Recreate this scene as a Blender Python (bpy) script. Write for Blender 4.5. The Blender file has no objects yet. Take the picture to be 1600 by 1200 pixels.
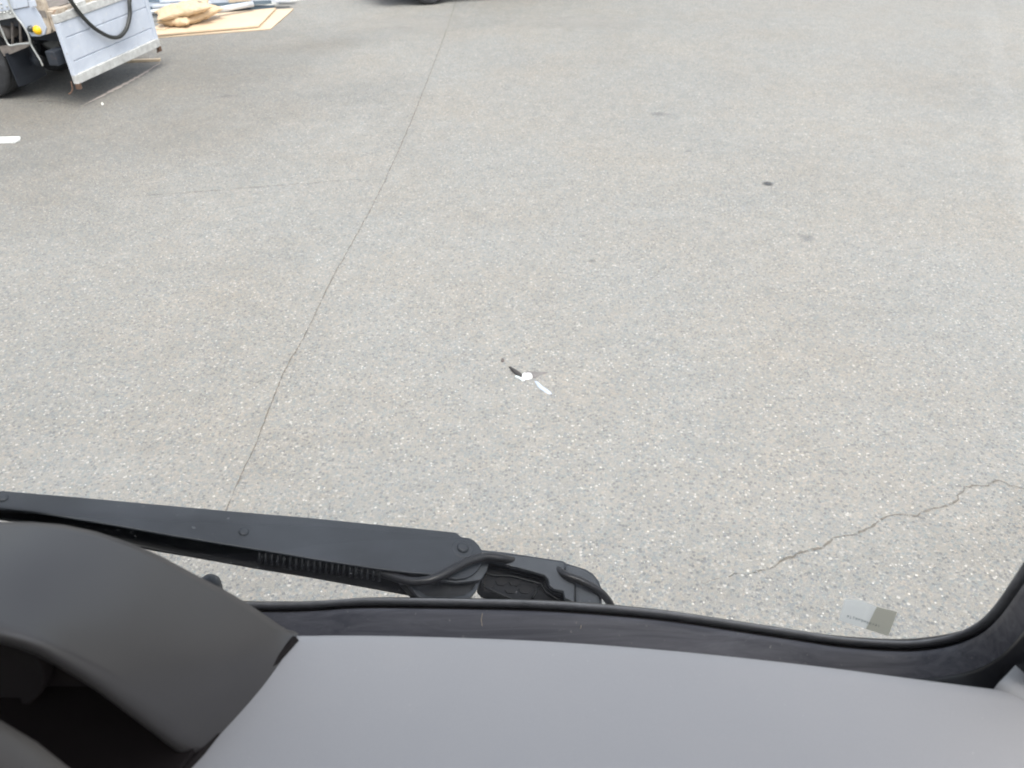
import bpy, bmesh, math, random
from mathutils import Vector, Matrix
random.seed(7)
C = bpy.context.scene.collection
H = 2.5; PITCH = math.radians(38); FPX = 1208.0

# ---------------- camera, world, sun, exposure ----------------
cam_d = bpy.data.cameras.new("camera"); cam = bpy.data.objects.new("camera", cam_d); C.objects.link(cam)
cam.location = (0, 0, H); cam.rotation_euler = (math.pi/2 - PITCH, 0, 0)
cam_d.sensor_width = 36; cam_d.lens = FPX/1600*36; cam_d.clip_start = 0.02; cam_d.clip_end = 1000
cam_d.dof.use_dof = True; cam_d.dof.focus_distance = 1.1
cam_d.dof.aperture_fstop = cam_d.lens/2.7
bpy.context.scene.camera = cam
SUN_EL = math.radians(68); SUN_DIR = Vector((0.45, -0.75, 0)).normalized()*math.cos(SUN_EL) + Vector((0,0,math.sin(SUN_EL)))
w = bpy.data.worlds.new("World"); bpy.context.scene.world = w; w.use_nodes = True
nt = w.node_tree; sky = nt.nodes.new('ShaderNodeTexSky'); sky.sky_type = 'NISHITA'; sky.sun_disc = False
sky.sun_elevation = SUN_EL; sky.sun_rotation = math.atan2(SUN_DIR.x, SUN_DIR.y)
sky.air_density = 1.0; sky.dust_density = 4.0; sky.ozone_density = 1.0
hsv = nt.nodes.new('ShaderNodeHueSaturation'); hsv.inputs['Saturation'].default_value = .42      # thin high cloud: a paler sky
nt.links.new(sky.outputs[0], hsv.inputs['Color']); nt.links.new(hsv.outputs[0], nt.nodes['Background'].inputs[0]); nt.nodes['Background'].inputs[1].default_value = 0.15
sd = bpy.data.lights.new("sun", 'SUN'); sd.energy = 1.1; sd.angle = math.radians(30); sd.color = (1, .965, .91)
sun = bpy.data.objects.new("sun", sd); C.objects.link(sun)
sun.rotation_euler = SUN_DIR.to_track_quat('Z', 'Y').to_euler()
vs = bpy.context.scene.view_settings
vs.view_transform = 'Standard'; vs.look = 'None'; vs.gamma = 1; vs.use_curve_mapping = False; vs.exposure = 1.12
bpy.context.scene.cycles.transparent_max_bounces = 16

# ---------------- geometry helpers ----------------
CAM = Vector((0, 0, H))
def ray(u, v):      # direction through a photo pixel (1600x1200), per unit of depth along the view axis
    x = (u-800)/FPX; y = (v-600)/FPX
    return Vector((x, math.cos(PITCH)-y*math.sin(PITCH), -math.sin(PITCH)-y*math.cos(PITCH)))
def on_z(u, v, z=0.0):
    d = ray(u, v); return CAM + d*((z-H)/d.z)
def on_plane(u, v, p, n):
    d = ray(u, v); return CAM + d*((p-CAM).dot(n)/d.dot(n))
LEAN = math.tan(math.radians(13)); BUSX = -0.6
def glass_y(x, z): return 0.393 - .055*(x-BUSX)**2 - (z-(H-.52))*LEAN
def on_glass(u, v, off=0.0):
    d = ray(u, v); lo, hi = .05, 3.0
    for _ in range(50):
        m = (lo+hi)/2; p = CAM + d*m
        if p.y < glass_y(p.x, p.z)+off: lo = m
        else: hi = m
    return CAM + d*lo

def obj(name, bm, m, parent=None, smooth=False, bevel=0.0, origin=None):
    bmesh.ops.recalc_face_normals(bm, faces=bm.faces[:])
    me = bpy.data.meshes.new(name); 
    if origin is not None: bmesh.ops.translate(bm, verts=bm.verts[:], vec=-Vector(origin))
    bm.to_mesh(me); bm.free()
    for mm in (m if isinstance(m, (list, tuple)) else [m]): me.materials.append(mm)
    if smooth:
        for p in me.polygons: p.use_smooth = True
    o = bpy.data.objects.new(name, me); C.objects.link(o)
    if origin is not None: o.location = origin
    if parent is not None:
        o.parent = parent
        if parent.type == 'EMPTY' or parent.parent or True:
            o.matrix_parent_inverse = parent_world(parent).inverted()
    if bevel:
        b = o.modifiers.new('bevel', 'BEVEL'); b.width = bevel; b.segments = 2; b.limit_method = 'ANGLE'; b.angle_limit = math.radians(35)
    return o
def parent_world(p):
    m = p.matrix_basis.copy()
    if p.parent: m = parent_world(p.parent) @ p.matrix_parent_inverse @ m
    return m
def tag(o, label, cat, group=None, kind=None):
    o['label'] = label; o['category'] = cat
    if group: o['group'] = group
    if kind: o['kind'] = kind
    return o
def thing(name, label, cat, loc, group=None):
    o = bpy.data.objects.new(name, None); C.objects.link(o); o.location = loc; o.empty_display_size = .1
    return tag(o, label, cat, group)
def prism(bm, pts, vec, mat=0):
    """closed polygon pts (world) extruded by vec"""
    vec = Vector(vec); a = [bm.verts.new(p) for p in pts]; b = [bm.verts.new(Vector(p)+vec) for p in pts]; n = len(pts)
    fs = [bm.faces.new(a), bm.faces.new(b[::-1])]
    for i in range(n): fs.append(bm.faces.new((a[i], b[i], b[(i+1) % n], a[(i+1) % n])))
    for f in fs: f.material_index = mat
    return fs
def box(bm, c, ax, ay, az, mat=0):
    """box: centre and three half-axis vectors"""
    c = Vector(c); ax, ay, az = Vector(ax), Vector(ay), Vector(az)
    prism(bm, [c-ax-ay-az, c+ax-ay-az, c+ax+ay-az, c-ax+ay-az], az*2, mat)
def smooth_path(pts, k=6):
    pts = [Vector(p) for p in pts]; out = []
    for i in range(len(pts)-1):
        p0 = pts[max(i-1, 0)]; p1 = pts[i]; p2 = pts[i+1]; p3 = pts[min(i+2, len(pts)-1)]
        for j in range(k):
            t = j/k
            out.append(.5*((2*p1)+(p2-p0)*t+(2*p0-5*p1+4*p2-p3)*t*t+(3*p1-p0-3*p2+p3)*t**3))
    out.append(pts[-1]); return out
def tube(bm, pts, r, seg=10, closed=False, cap=True, mat=0):
    pts = [Vector(p) for p in pts]; n = len(pts); rings = []; up = None
    for i, p in enumerate(pts):
        if closed: t = pts[(i+1) % n]-pts[i-1]
        else: t = pts[min(i+1, n-1)]-pts[max(i-1, 0)]
        t.normalize()
        if up is None: up = t.orthogonal().normalized()
        up = (up - t*up.dot(t)).normalized(); s = t.cross(up)
        rr = r[i] if isinstance(r, (list, tuple)) else r
        rings.append([bm.verts.new(p+(up*math.cos(a)+s*math.sin(a))*rr) for a in [2*math.pi*k/seg for k in range(seg)]])
    m = n if closed else n-1
    for i in range(m):
        A, B = rings[i], rings[(i+1) % n]
        for k in range(seg):
            f = bm.faces.new((A[k], A[(k+1) % seg], B[(k+1) % seg], B[k])); f.smooth = True; f.material_index = mat
    if cap and not closed:
        bm.faces.new(rings[0]).material_index = mat; bm.faces.new(rings[-1][::-1]).material_index = mat
def grid(bm, rows, closed_u=False, closed_v=False, mat=0):
    V = [[bm.verts.new(p) for p in r] for r in rows]; n = len(V); m = len(V[0])
    for i in range(n if closed_v else n-1):
        for j in range(m if closed_u else m-1):
            f = bm.faces.new((V[i][j], V[i][(j+1) % m], V[(i+1) % n][(j+1) % m], V[(i+1) % n][j])); f.smooth = True; f.material_index = mat
    return V
def lathe(bm, c, axis, prof, seg=32, mat=0):
    """prof: (along axis, radius)"""
    c = Vector(c); axis = Vector(axis).normalized(); u = axis.orthogonal().normalized(); s = axis.cross(u)
    rows = [[c+axis*a+(u*math.cos(t)+s*math.sin(t))*max(r, 1e-4) for t in [2*math.pi*k/seg for k in range(seg)]] for a, r in prof]
    grid(bm, rows, closed_u=True, mat=mat)

# ---------------- materials ----------------
class N:
    def __init__(s, name):
        s.m = bpy.data.materials.new(name); s.m.use_nodes = True; s.t = s.m.node_tree; s.b = s.t.nodes['Principled BSDF']; s.tc = s.t.nodes.new('ShaderNodeTexCoord')
    def n(s, typ, **k):
        x = s.t.nodes.new(typ)
        for a, v in k.items(): setattr(x, a, v)
        return x
    def l(s, a, b): s.t.links.new(a, b)
    def noise(s, scale, detail=4, rough=.55, dist=0, vec=None):
        x = s.n('ShaderNodeTexNoise'); x.inputs['Scale'].default_value = scale; x.inputs['Detail'].default_value = detail
        x.inputs['Roughness'].default_value = rough; x.inputs['Distortion'].default_value = dist
        s.l(vec if vec else s.tc.outputs['Object'], x.inputs['Vector']); return x.outputs['Fac']
    def ramp(s, fac, stops, interp='LINEAR'):
        x = s.n('ShaderNodeValToRGB'); x.color_ramp.interpolation = interp; e = x.color_ramp.elements
        while len(e) < len(stops): e.new(.5)
        for i, (p, c) in enumerate(stops):
            e[i].position = p; e[i].color = (c, c, c, 1) if isinstance(c, (int, float)) else (*c, 1)
        s.l(fac, x.inputs[0]); return x.outputs[0]
    def mix(s, fac, a, b, typ='MIX'):
        x = s.n('ShaderNodeMix', data_type='RGBA', blend_type=typ)
        for val, inp in ((fac, 0), (a, 6), (b, 7)):
            if isinstance(val, bpy.types.NodeSocket): s.l(val, x.inputs[inp])
            elif inp == 0: x.inputs[0].default_value = val
            else: x.inputs[inp].default_value = (*val, 1) if isinstance(val, tuple) else (val, val, val, 1)
        return x.outputs[2]
    def bump(s, h, strength=.3, dist=.002, prev=None):
        x = s.n('ShaderNodeBump'); x.inputs['Strength'].default_value = strength; x.inputs['Distance'].default_value = dist
        s.l(h, x.inputs['Height'])
        if prev: s.l(prev, x.inputs['Normal'])
        s.l(x.outputs[0], s.b.inputs['Normal']); return x.outputs[0]
def mat(name, col, rough=.6, metal=0, var=.12, scale=8, spots=None, bump=None, spec=.5, grain=None):
    n = N(name); f = n.noise(scale)
    c = n.mix(n.ramp(f, [(.3, 0), (.7, 1)]), tuple(x*(1-var) for x in col), tuple(min(1, x*(1+var)) for x in col))
    if spots:
        scol, sc, lo, hi = spots; g = n.noise(sc, 6, .7)
        c = n.mix(n.ramp(g, [(lo, 0), (hi, 1)]), c, scol)
    n.l(c, n.b.inputs['Base Color']); n.b.inputs['Roughness'].default_value = rough; n.b.inputs['Metallic'].default_value = metal
    n.b.inputs['Specular IOR Level'].default_value = spec
    if bump: n.bump(n.noise(bump[0], 3), bump[1], bump[2])
    return n.m

def ground_mat():
    n = N('worn_asphalt'); P = n.tc.outputs['Object']
    def voro(scale, off=0):
        mp = n.n('ShaderNodeMapping'); mp.inputs['Location'].default_value = (off, off*.7, 0); n.l(P, mp.inputs[0])
        v = n.n('ShaderNodeTexVoronoi'); v.inputs['Scale'].default_value = scale; n.l(mp.outputs[0], v.inputs['Vector'])
        sep = n.n('ShaderNodeSeparateColor'); n.l(v.outputs['Color'], sep.inputs[0]); return v, sep
    v1, s1 = voro(74); v2, s2 = voro(160, 3.3); v3, s3 = voro(44, 7.1)
    base = n.ramp(n.noise(260, 4, .85), [(.36, (.165, .163, .15)), (.64, (.345, .34, .318))])
    stones = n.ramp(s1.outputs[0], [(0, (.165, .17, .17)), (.12, (.205, .218, .222)), (.3, (.245, .244, .235)), (.5, (.275, .265, .24)), (.66, (.215, .235, .235)), (.8, (.305, .283, .252)), (.9, (.33, .325, .305)), (.985, (.42, .41, .385))], 'CONSTANT')
    m1 = n.ramp(v1.outputs['Distance'], [(.46, 1), (.66, 0)])
    c = n.mix(m1, base, stones)
    st2 = n.ramp(s2.outputs[1], [(0, (.145, .15, .15)), (.4, (.23, .23, .22)), (.7, (.30, .29, .265)), (.925, (.45, .44, .41))], 'CONSTANT')
    m2 = n.mix(1.0, n.ramp(v2.outputs['Distance'], [(.3, 1), (.5, 0)]), n.ramp(s1.outputs[2], [(.45, 0), (.5, .8)]), 'MULTIPLY')
    c = n.mix(m2, c, st2)
    # sparse large pale and dark stones
    m3 = n.mix(1.0, n.ramp(v3.outputs['Distance'], [(.22, 1), (.3, 0)]), n.ramp(s3.outputs[1], [(.94, 0), (.95, 1)], 'CONSTANT'), 'MULTIPLY')
    c = n.mix(m3, c, n.ramp(s3.outputs[0], [(0, (.46, .45, .41)), (.5, (.38, .35, .30)), (.68, (.42, .42, .40)), (.85, (.18, .195, .215))], 'CONSTANT'))
    m4 = n.mix(1.0, n.ramp(v3.outputs['Distance'], [(.1, 1), (.2, 0)]), n.ramp(s3.outputs[2], [(.955, 0), (.96, 1)], 'CONSTANT'), 'MULTIPLY')
    c = n.mix(m4, c, (.55, .54, .51))
    # broad wear: pale dusty and slightly brown patches
    big = n.noise(.45, 5, .6, .6)
    c = n.mix(1.0, c, n.ramp(big, [(.25, .935), (.5, 1.0), (.75, 1.05)]), 'MULTIPLY')
    br = n.noise(.9, 4, .6); c = n.mix(n.ramp(br, [(.40, 0), (.75, .6)]), c, n.mix(1.0, c, (1.06, .98, .90), 'MULTIPLY'))
    mid = n.noise(6, 5, .65); c = n.mix(1.0, c, n.ramp(mid, [(.3, .93), (.7, 1.06)]), 'MULTIPLY')
    # darker, browner ground round the parked truck (fixed world position, soft-edged)
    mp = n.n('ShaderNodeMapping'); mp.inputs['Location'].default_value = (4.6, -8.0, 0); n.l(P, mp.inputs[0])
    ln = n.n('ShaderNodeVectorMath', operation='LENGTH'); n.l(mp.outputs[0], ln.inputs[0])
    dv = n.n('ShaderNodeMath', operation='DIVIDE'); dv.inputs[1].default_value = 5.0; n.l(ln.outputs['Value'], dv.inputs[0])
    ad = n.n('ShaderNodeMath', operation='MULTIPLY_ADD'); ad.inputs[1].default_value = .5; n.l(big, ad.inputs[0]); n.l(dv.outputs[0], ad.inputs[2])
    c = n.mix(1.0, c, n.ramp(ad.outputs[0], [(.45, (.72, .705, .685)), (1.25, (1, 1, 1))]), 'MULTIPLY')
    c = n.mix(1.0, c, (.99, .985, .98), 'MULTIPLY')
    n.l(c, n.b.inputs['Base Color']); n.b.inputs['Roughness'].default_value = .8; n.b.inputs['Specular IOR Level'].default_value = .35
    inv = n.ramp(v1.outputs['Distance'], [(.0, 1), (.55, 0)])
    b1 = n.bump(inv, .55, .004); n.bump(n.noise(300, 3), .3, .0015, b1)
    return n.m

def glass_mat(name='windshield_glass', tint=(.965, .98, .97)):
    n = N(name); t = n.t; t.nodes.remove(n.b); out = t.nodes['Material Output']
    tr = n.n('ShaderNodeBsdfTransparent'); tr.inputs[0].default_value = (*tint, 1)
    gl = n.n('ShaderNodeBsdfGlossy'); gl.inputs['Roughness'].default_value = .02
    fr = n.n('ShaderNodeFresnel'); geo = n.n('ShaderNodeNewGeometry')      # thin sheet: same reflectance from both sides
    io = n.n('ShaderNodeMapRange'); io.inputs['To Min'].default_value = 1.42; io.inputs['To Max'].default_value = 1/1.42
    n.l(geo.outputs['Backfacing'], io.inputs['Value']); n.l(io.outputs[0], fr.inputs[0])
    mx = n.n('ShaderNodeMixShader'); n.l(fr.outputs[0], mx.inputs[0]); n.l(tr.outputs[0], mx.inputs[1]); n.l(gl.outputs[0], mx.inputs[2])
    df = n.n('ShaderNodeBsdfTranslucent'); df.inputs[0].default_value = (.8, .8, .8, 1); m2 = n.n('ShaderNodeMixShader')      # faint film and specks of dust
    fac = n.mix(1.0, n.ramp(n.noise(6, 5, .7), [(.35, .0), (.7, .008)]), n.ramp(n.noise(420, 2, .5), [(.70, 0), (.78, .35)]), 'ADD')
    n.l(fac, m2.inputs[0]); n.l(mx.outputs[0], m2.inputs[1]); n.l(df.outputs[0], m2.inputs[2])
    n.l(m2.outputs[0], out.inputs[0]); return n.m
def crack_mat(name, col, lo, hi, scale):
    n = N(name); t = n.t; out = t.nodes['Material Output']
    n.b.inputs['Base Color'].default_value = (*col, 1); n.b.inputs['Roughness'].default_value = .95
    tr = n.n('ShaderNodeBsdfTransparent'); mx = n.n('ShaderNodeMixShader')
    n.l(n.ramp(n.noise(scale, 6, .75), [(lo, 0), (hi, 1)]), mx.inputs[0]); n.l(tr.outputs[0], mx.inputs[1]); n.l(n.b.outputs[0], mx.inputs[2])
    n.l(mx.outputs[0], out.inputs[0]); return n.m
def stain_mat(name, col, edge=1.0, strength=.6, scale=9):
    """soft round stain on its own disc: mask from generated coordinates broken by noise"""
    n = N(name); out = n.t.nodes['Material Output']
    n.b.inputs['Base Color'].default_value = (*col, 1); n.b.inputs['Roughness'].default_value = .75
    mp = n.n('ShaderNodeMapping'); mp.inputs['Location'].default_value = (-.5, -.5, 0); n.l(n.tc.outputs['Generated'], mp.inputs[0])
    ln = n.n('ShaderNodeVectorMath', operation='LENGTH'); n.l(mp.outputs[0], ln.inputs[0])
    ad = n.n('ShaderNodeMath', operation='MULTIPLY_ADD'); ad.inputs[1].default_value = .45*edge; n.l(n.noise(scale, 5, .7), ad.inputs[0]); n.l(ln.outputs['Value'], ad.inputs[2])
    f = n.ramp(ad.outputs[0], [(.30, strength), (.62, 0)])
    tr = n.n('ShaderNodeBsdfTransparent'); mx = n.n('ShaderNodeMixShader'); n.l(f, mx.inputs[0]); n.l(tr.outputs[0], mx.inputs[1]); n.l(n.b.outputs[0], mx.inputs[2])
    n.l(mx.outputs[0], out.inputs[0]); return n.m

M = {}
M['ground'] = ground_mat()
M['glass'] = glass_mat()
M['wiper'] = mat('wiper_satin_black', (.046, .052, .061), .48, var=.24, scale=16, spots=((.10, .105, .11), 130, .66, .80), bump=(500, .12, .0004), spec=.4)
M['wiper_in'] = mat('wiper_inner_shade', (.007, .0085, .010), .5, var=.2, scale=60, spots=((.07, .075, .08), 120, .66, .85))  # darker copy for the arm's inside: channel shade put into the colour
M['hose'] = mat('washer_hose_rubber', (.020, .020, .022), .36, var=.15, scale=90)
M['plastic'] = mat('wiper_cover_plastic', (.072, .079, .088), .5, var=.08, scale=60, bump=(700, .15, .0003))
M['seal'] = mat('dusty_rubber_seal', (.080, .078, .090), .5, var=.30, scale=14, spots=((.17, .165, .16), 210, .62, .80), bump=(400, .2, .0005))
_n = N('dusty_seal_streaks'); _mp = _n.n('ShaderNodeMapping'); _mp.inputs['Scale'].default_value = (6, 90, 90); _n.l(_n.tc.outputs['Object'], _mp.inputs[0])
_c = _n.mix(_n.ramp(_n.noise(1, 5, .65, 1.2, _mp.outputs[0]), [(.35, 0), (.7, 1)]), (.056, .056, .067), (.120, .118, .132))
_c = _n.mix(_n.ramp(_n.noise(260, 3, .6), [(.66, 0), (.78, .8)]), _c, (.24, .23, .215)); _n.l(_c, _n.b.inputs['Base Color']); _n.b.inputs['Roughness'].default_value = .5
M['seal'] = _n.m
M['seal_lip'] = mat('rubber_lip', (.20, .20, .205), .6, var=.2, scale=60, spots=((.12, .12, .12), 300, .6, .8))
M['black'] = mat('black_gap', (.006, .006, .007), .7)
M['pillar'] = mat('black_pillar_plastic', (.013, .013, .015), .36, var=.1, scale=20)
_n = N('grey_dashboard_plastic')
_c = _n.mix(_n.ramp(_n.noise(3, 4, .6), [(.3, 0), (.7, 1)]), (.468, .462, .466), (.505, .495, .492))
_c = _n.mix(_n.ramp(_n.noise(14, 5, .7), [(.3, 0), (.7, .35)]), _c, (.445, .448, .46))
_c = _n.mix(_n.ramp(_n.noise(330, 2, .5), [(.74, 0), (.80, .5)]), _c, (.68, .67, .64))
_c = _n.mix(_n.ramp(_n.noise(900, 2, .5), [(.35, .10), (.65, 0)]), _c, (.36, .36, .37)); _n.l(_c, _n.b.inputs['Base Color'])
_n.b.inputs['Roughness'].default_value = .62; _n.b.inputs['Specular IOR Level'].default_value = .4; _n.bump(_n.noise(900, 3), .12, .0005); M['dash'] = _n.m
M['trim'] = mat('grey_side_trim_plastic', (.47, .467, .465), .6, var=.05, scale=6, bump=(900, .1, .0004))
M['hood'] = mat('dark_grey_instrument_hood', (.064, .060, .059), .32, var=.04, scale=9, bump=(1100, .10, .0003), spec=.75)
M['hood_in'] = mat('hood_underside', (.016, .012, .012), .8, spec=.25)
M['wheel'] = mat('steering_wheel_grey', (.085, .075, .065), .5, var=.05)
M['body'] = mat('bus_body_white_paint', (.62, .63, .63), .3, var=.03)

# ---------------- the setting: ground, cracks, stains ----------------
def tag_s(o): o['kind'] = 'structure'; return o
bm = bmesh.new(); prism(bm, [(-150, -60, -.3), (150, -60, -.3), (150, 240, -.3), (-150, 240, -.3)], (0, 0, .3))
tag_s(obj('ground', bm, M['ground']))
def crack(name, px, wid, m, seed, jag=.012, z=.004, k=10, taper=True):
    rnd = random.Random(seed); pts = smooth_path([on_z(u, v, z) for u, v in px], k)
    L = []; R = []; n = len(pts); dd = 0
    fine = []
    for a, b in zip(pts, pts[1:]):
        s = max(1, int((b-a).length/.018))
        for i in range(s): fine.append(a.lerp(b, i/s))
    fine.append(pts[-1]); n = len(fine); wob = 0
    for i, p in enumerate(fine):
        t = (fine[min(i+1, n-1)]-fine[max(i-1, 0)]).normalized(); s = Vector((-t.y, t.x, 0))
        wob = wob*.62+rnd.uniform(-jag, jag); ww = wid*rnd.uniform(.35, 1.3)*(min(1, i/20, (n-1-i)/20)*.9+.1 if taper else 1)
        L.append(p+s*(wob+ww/2)); R.append(p+s*(wob-ww/2))
    bm = bmesh.new(); grid(bm, [L, R]); o = obj(name, bm, m); tag_s(o); return o
M['crack'] = crack_mat('crack_grit', (.165, .148, .125), .38, .60, 30)  # brown-grey grit for the crack strips, broken up by noise
M['joint'] = crack_mat('joint_grit', (.165, .142, .115), .30, .60, 11)
M['crack_soft'] = crack_mat('crack_grit_brown', (.12, .105, .082), .38, .6, 5)
M['joint_halo'] = crack_mat('joint_dust', (.235, .218, .19), .42, .95, 7)
joint = [(352, 800), (380, 735), (410, 668), (440, 590), (478, 520), (512, 448), (560, 362), (600, 285), (640, 195), (670, 120), (700, 40), (716, -10)]
crack('paving_joint', joint, .0062, M['joint'], 1, .003, taper=False)
crack('ground_crack', [(1095, 912), (1150, 900), (1195, 888), (1235, 874), (1270, 860), (1292, 853), (1312, 838), (1345, 838), (1370, 818), (1400, 808), (1432, 804), (1455, 793), (1480, 783), (1508, 761), (1540, 755), (1562, 753), (1578, 758), (1612, 768), (1700, 790)], .0105, M['crack'], 2, .011, k=3)
crack('paving_joint', [(598, 281), (540, 281), (470, 287), (380, 294), (300, 300), (190, 308)], .022, M['joint_halo'], 5, .006)
crack('ground_crack', [(960, 596), (1000, 606), (930, 620)], .006, M['joint_halo'], 6, .01)
def stain(u, v, a, b, rot, m):
    c = on_z(u, v, .003); bm = bmesh.new()
    prism(bm, [Vector((x*a, y*b, 0)) for x, y in ((-1, -1), (1, -1), (1, 1), (-1, 1))], (0, 0, .0005))
    o = obj('ground_stain', bm, m); o.location = c; o.rotation_euler = (0, 0, rot); tag_s(o)
ms1 = stain_mat('oil_spot', (.07, .073, .078), .4, .75, 14); ms2 = stain_mat('tyre_scuff', (.17, .175, .18), 1.3, .33, 11)
ms3 = stain_mat('pale_cement_dust', (.40, .39, .365), 1.1, .35, 3); ms4 = stain_mat('brown_dust', (.26, .245, .22), 1.1, .15, 2.5)
stain(1200, 287, .048, .05, 0, ms1); stain(1030, 178, .17, .12, -.2, ms2); stain(1262, 372, .12, .12, .3, ms2); stain(355, 150, .20, .1, .1, ms2); stain(925, 408, .05, .04, 0, ms2)
stain(1075, 236, .06, .05, 0, ms2)
stain(660, 38, 1.9, .7, .1, ms3); stain(900, 36, 1.6, .5, -.1, ms3); stain(500, 70, 1.2, .6, .3, ms4)
# thin rusty drip line left under the tailgate
crack('rust_line', [(126, 166), (170, 144), (215, 120), (252, 97)], .05, crack_mat('rust_line_grit', (.52, .45, .40), .15, .5, 9), 8, .002, z=.003)
crack('rust_line', [(-20, 172), (30, 162), (80, 158), (126, 166)], .03, crack_mat('faint_rust_line_grit', (.30, .26, .22), .4, .7, 5), 9, .002, z=.003)
# ================= the bus we look out of =================
bus = thing('bus', 'white bus seen from its driving seat, pale grey dashboard under a curved windscreen', 'bus', (BUSX, -1.0, 0))
def gpt(x, z, off=0.0):
    return Vector((x, glass_y(x, z)+off, z))
def gnorm(x, z):      # towards the cabin
    a = Vector((1, -.11*(x-BUSX), 0)); b = Vector((0, -LEAN, 1)); n = a.cross(b).normalized()
    return n if n.y < 0 else -n
# opening outline (x,z) from the photographed sealing edge, mirrored about the bus centre line
edge_px = [(560, 940), (650, 940), (740, 941.5), (840, 944), (950, 951), (1050, 961), (1150, 976), (1230, 988), (1310, 1000), (1390, 1006), (1440, 1005), (1490, 996), (1530, 979), (1560, 953), (1590, 912), (1625, 858), (1665, 790)]
half = [on_glass(u, v) for u, v in edge_px]; half = [(p.x, p.z) for p in half]
zb = half[0][1]; x0 = half[0][0]
half = [(BUSX, on_glass(400, 946).z-.004), (-.45, on_glass(400, 946).z-.002), (on_glass(400, 946).x, on_glass(400, 946).z)] + half
xr, zr = half[-1]; top = H+.36
half += [(xr+.02, zr+.12), (xr+.025, zr+.3), (xr+.01, top-.10), (xr-.02, top-.04), (xr-.07, top), (xr-.3, top+.01), (BUSX, top+.012)]
pathR = smooth_path([Vector((x, 0, z)) for x, z in half], 5)
loop = [(p.x, p.z) for p in pathR]
loop = loop + [(2*BUSX-x, z) for x, z in loop[-2:0:-1]]
NL = len(loop)
def frame(i):
    x, z = loop[i]; p = gpt(x, z); a = loop[i-1]; b = loop[(i+1) % NL]
    t = (gpt(*b)-gpt(*a)).normalized(); n = gnorm(x, z); bo = t.cross(n).normalized()   # bo: away from the opening
    cen = gpt(BUSX, H-.05)
    if bo.dot(p-cen) < 0: bo = -bo
    return p, n, bo
FR = [frame(i) for i in range(NL)]; FR = [(p-b*.0032, n, b) for p, n, b in FR]
def sweep(name, prof, m, parent, smooth=True, closed=True, rng=None, jit=0):
    bm = bmesh.new(); rows = []
    idx = range(NL) if rng is None else rng
    for i in idx:
        p, n, b = FR[i % NL]; rows.append([p+n*a+b*c for a, c in prof])
    grid(bm, rows, closed_u=closed, closed_v=rng is None)
    if not smooth:
        for f in bm.faces: f.smooth = False
    o = obj(name, bm, m, parent); return o
# glass pane (two skins 5 mm apart)
bm = bmesh.new(); outline = [gpt(x, z, .0) for x, z in loop]
def pane(bm, off):
    rows = []
    zs = [zb-.03+(top+.01-zb+.03)*k/14 for k in range(15)]
    for z in zs:
        # horizontal extent of the opening at this height
        xs = [x for (x, zz), (x2, z2) in zip(loop, loop[1:]+loop[:1]) if (zz-z)*(z2-z) <= 0 and x > BUSX]
        xm = (max(xs) if xs else BUSX+.35)
        rows.append([gpt(BUSX+(xm-BUSX+.004)*k/24, z, off) for k in range(-24, 25)])
    grid(bm, rows)
# simple ngon-free fan: rings shrinking from the outline to the centre, following the curved surface
def pane_fan(bm):
    cx, cz = BUSX, H-.1; rows = []
    for k in range(0, 13):
        s = 1-k/12.01; rows.append([gpt(cx+(x-cx)*s, cz+(z-cz)*s) for x, z in loop])
    grid(bm, rows, closed_u=True)
pane_fan(bm); glass = obj('windshield', bm, M['glass'], bus, True)
glass['label'] = 'clear curved windscreen pane'
SEAL = (( -.002, .001), (.005, .0005), (.006, .003), (.004, .0045), (-.002, .005))
seal = sweep('window_seal', ((.0066, .012), (.0066, .0012), (.0078, .0004), (.012, .0008), (.030, .0045), (.048, .009), (.060, .014), (.062, .05), (-.002, .05), (-.002, .012)), M['seal'], bus)
sweep('seal_lip', ((-.001, .012), (-.001, -.0008), (.0004, -.0016), (.0016, -.0010), (.0020, .0006), (.0020, .012)), M['seal_lip'], seal)
sweep('seal_groove', ((.0018, .0075), (.0068, .0075), (.0068, .0118), (.0018, .0118)), M['black'], seal, smooth=False)
sweep('outer_surround', ((-.002, .006), (-.010, .018), (-.014, .03), (-.012, .06), (-.002, .06)), M['pillar'], bus)
# black pillar garnish round the lower right corner and up the pillar (and its twin on the left)
nR = len(pathR)
i0 = min(range(nR), key=lambda i: abs(pathR[i].x - half[12][0]) + (0 if pathR[i].z < H-.3 else 9))
rng = list(range(i0, nR-20))
gar = ((.026, .012), (.0265, .0035), (.0275, .0022), (.030, .0022), (.040, .0050), (.050, .011), (.060, .025), (.066, .05), (.066, .10), (.04, .13), (.0, .13), (0, .05))
sweep('pillar_garnish', gar, M['pillar'], bus, rng=rng)
sweep('pillar_garnish', gar, M['pillar'], bus, rng=[NL-i for i in rng])
# dark cowl behind the dashboard top
bm = bmesh.new(); rows = []
for k in range(-30, 31):
    x = BUSX+1.14*k/30; y = glass_y(x, zb)-.02
    rows.append([Vector((x, y-.005, zb-.03)), Vector((x, y-.05, zb-.04)), Vector((x, y-.055, zb-.25)), Vector((x, y-.02, zb-.28))])
grid(bm, rows); obj('cowl', bm, M['pillar'], bus)

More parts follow.
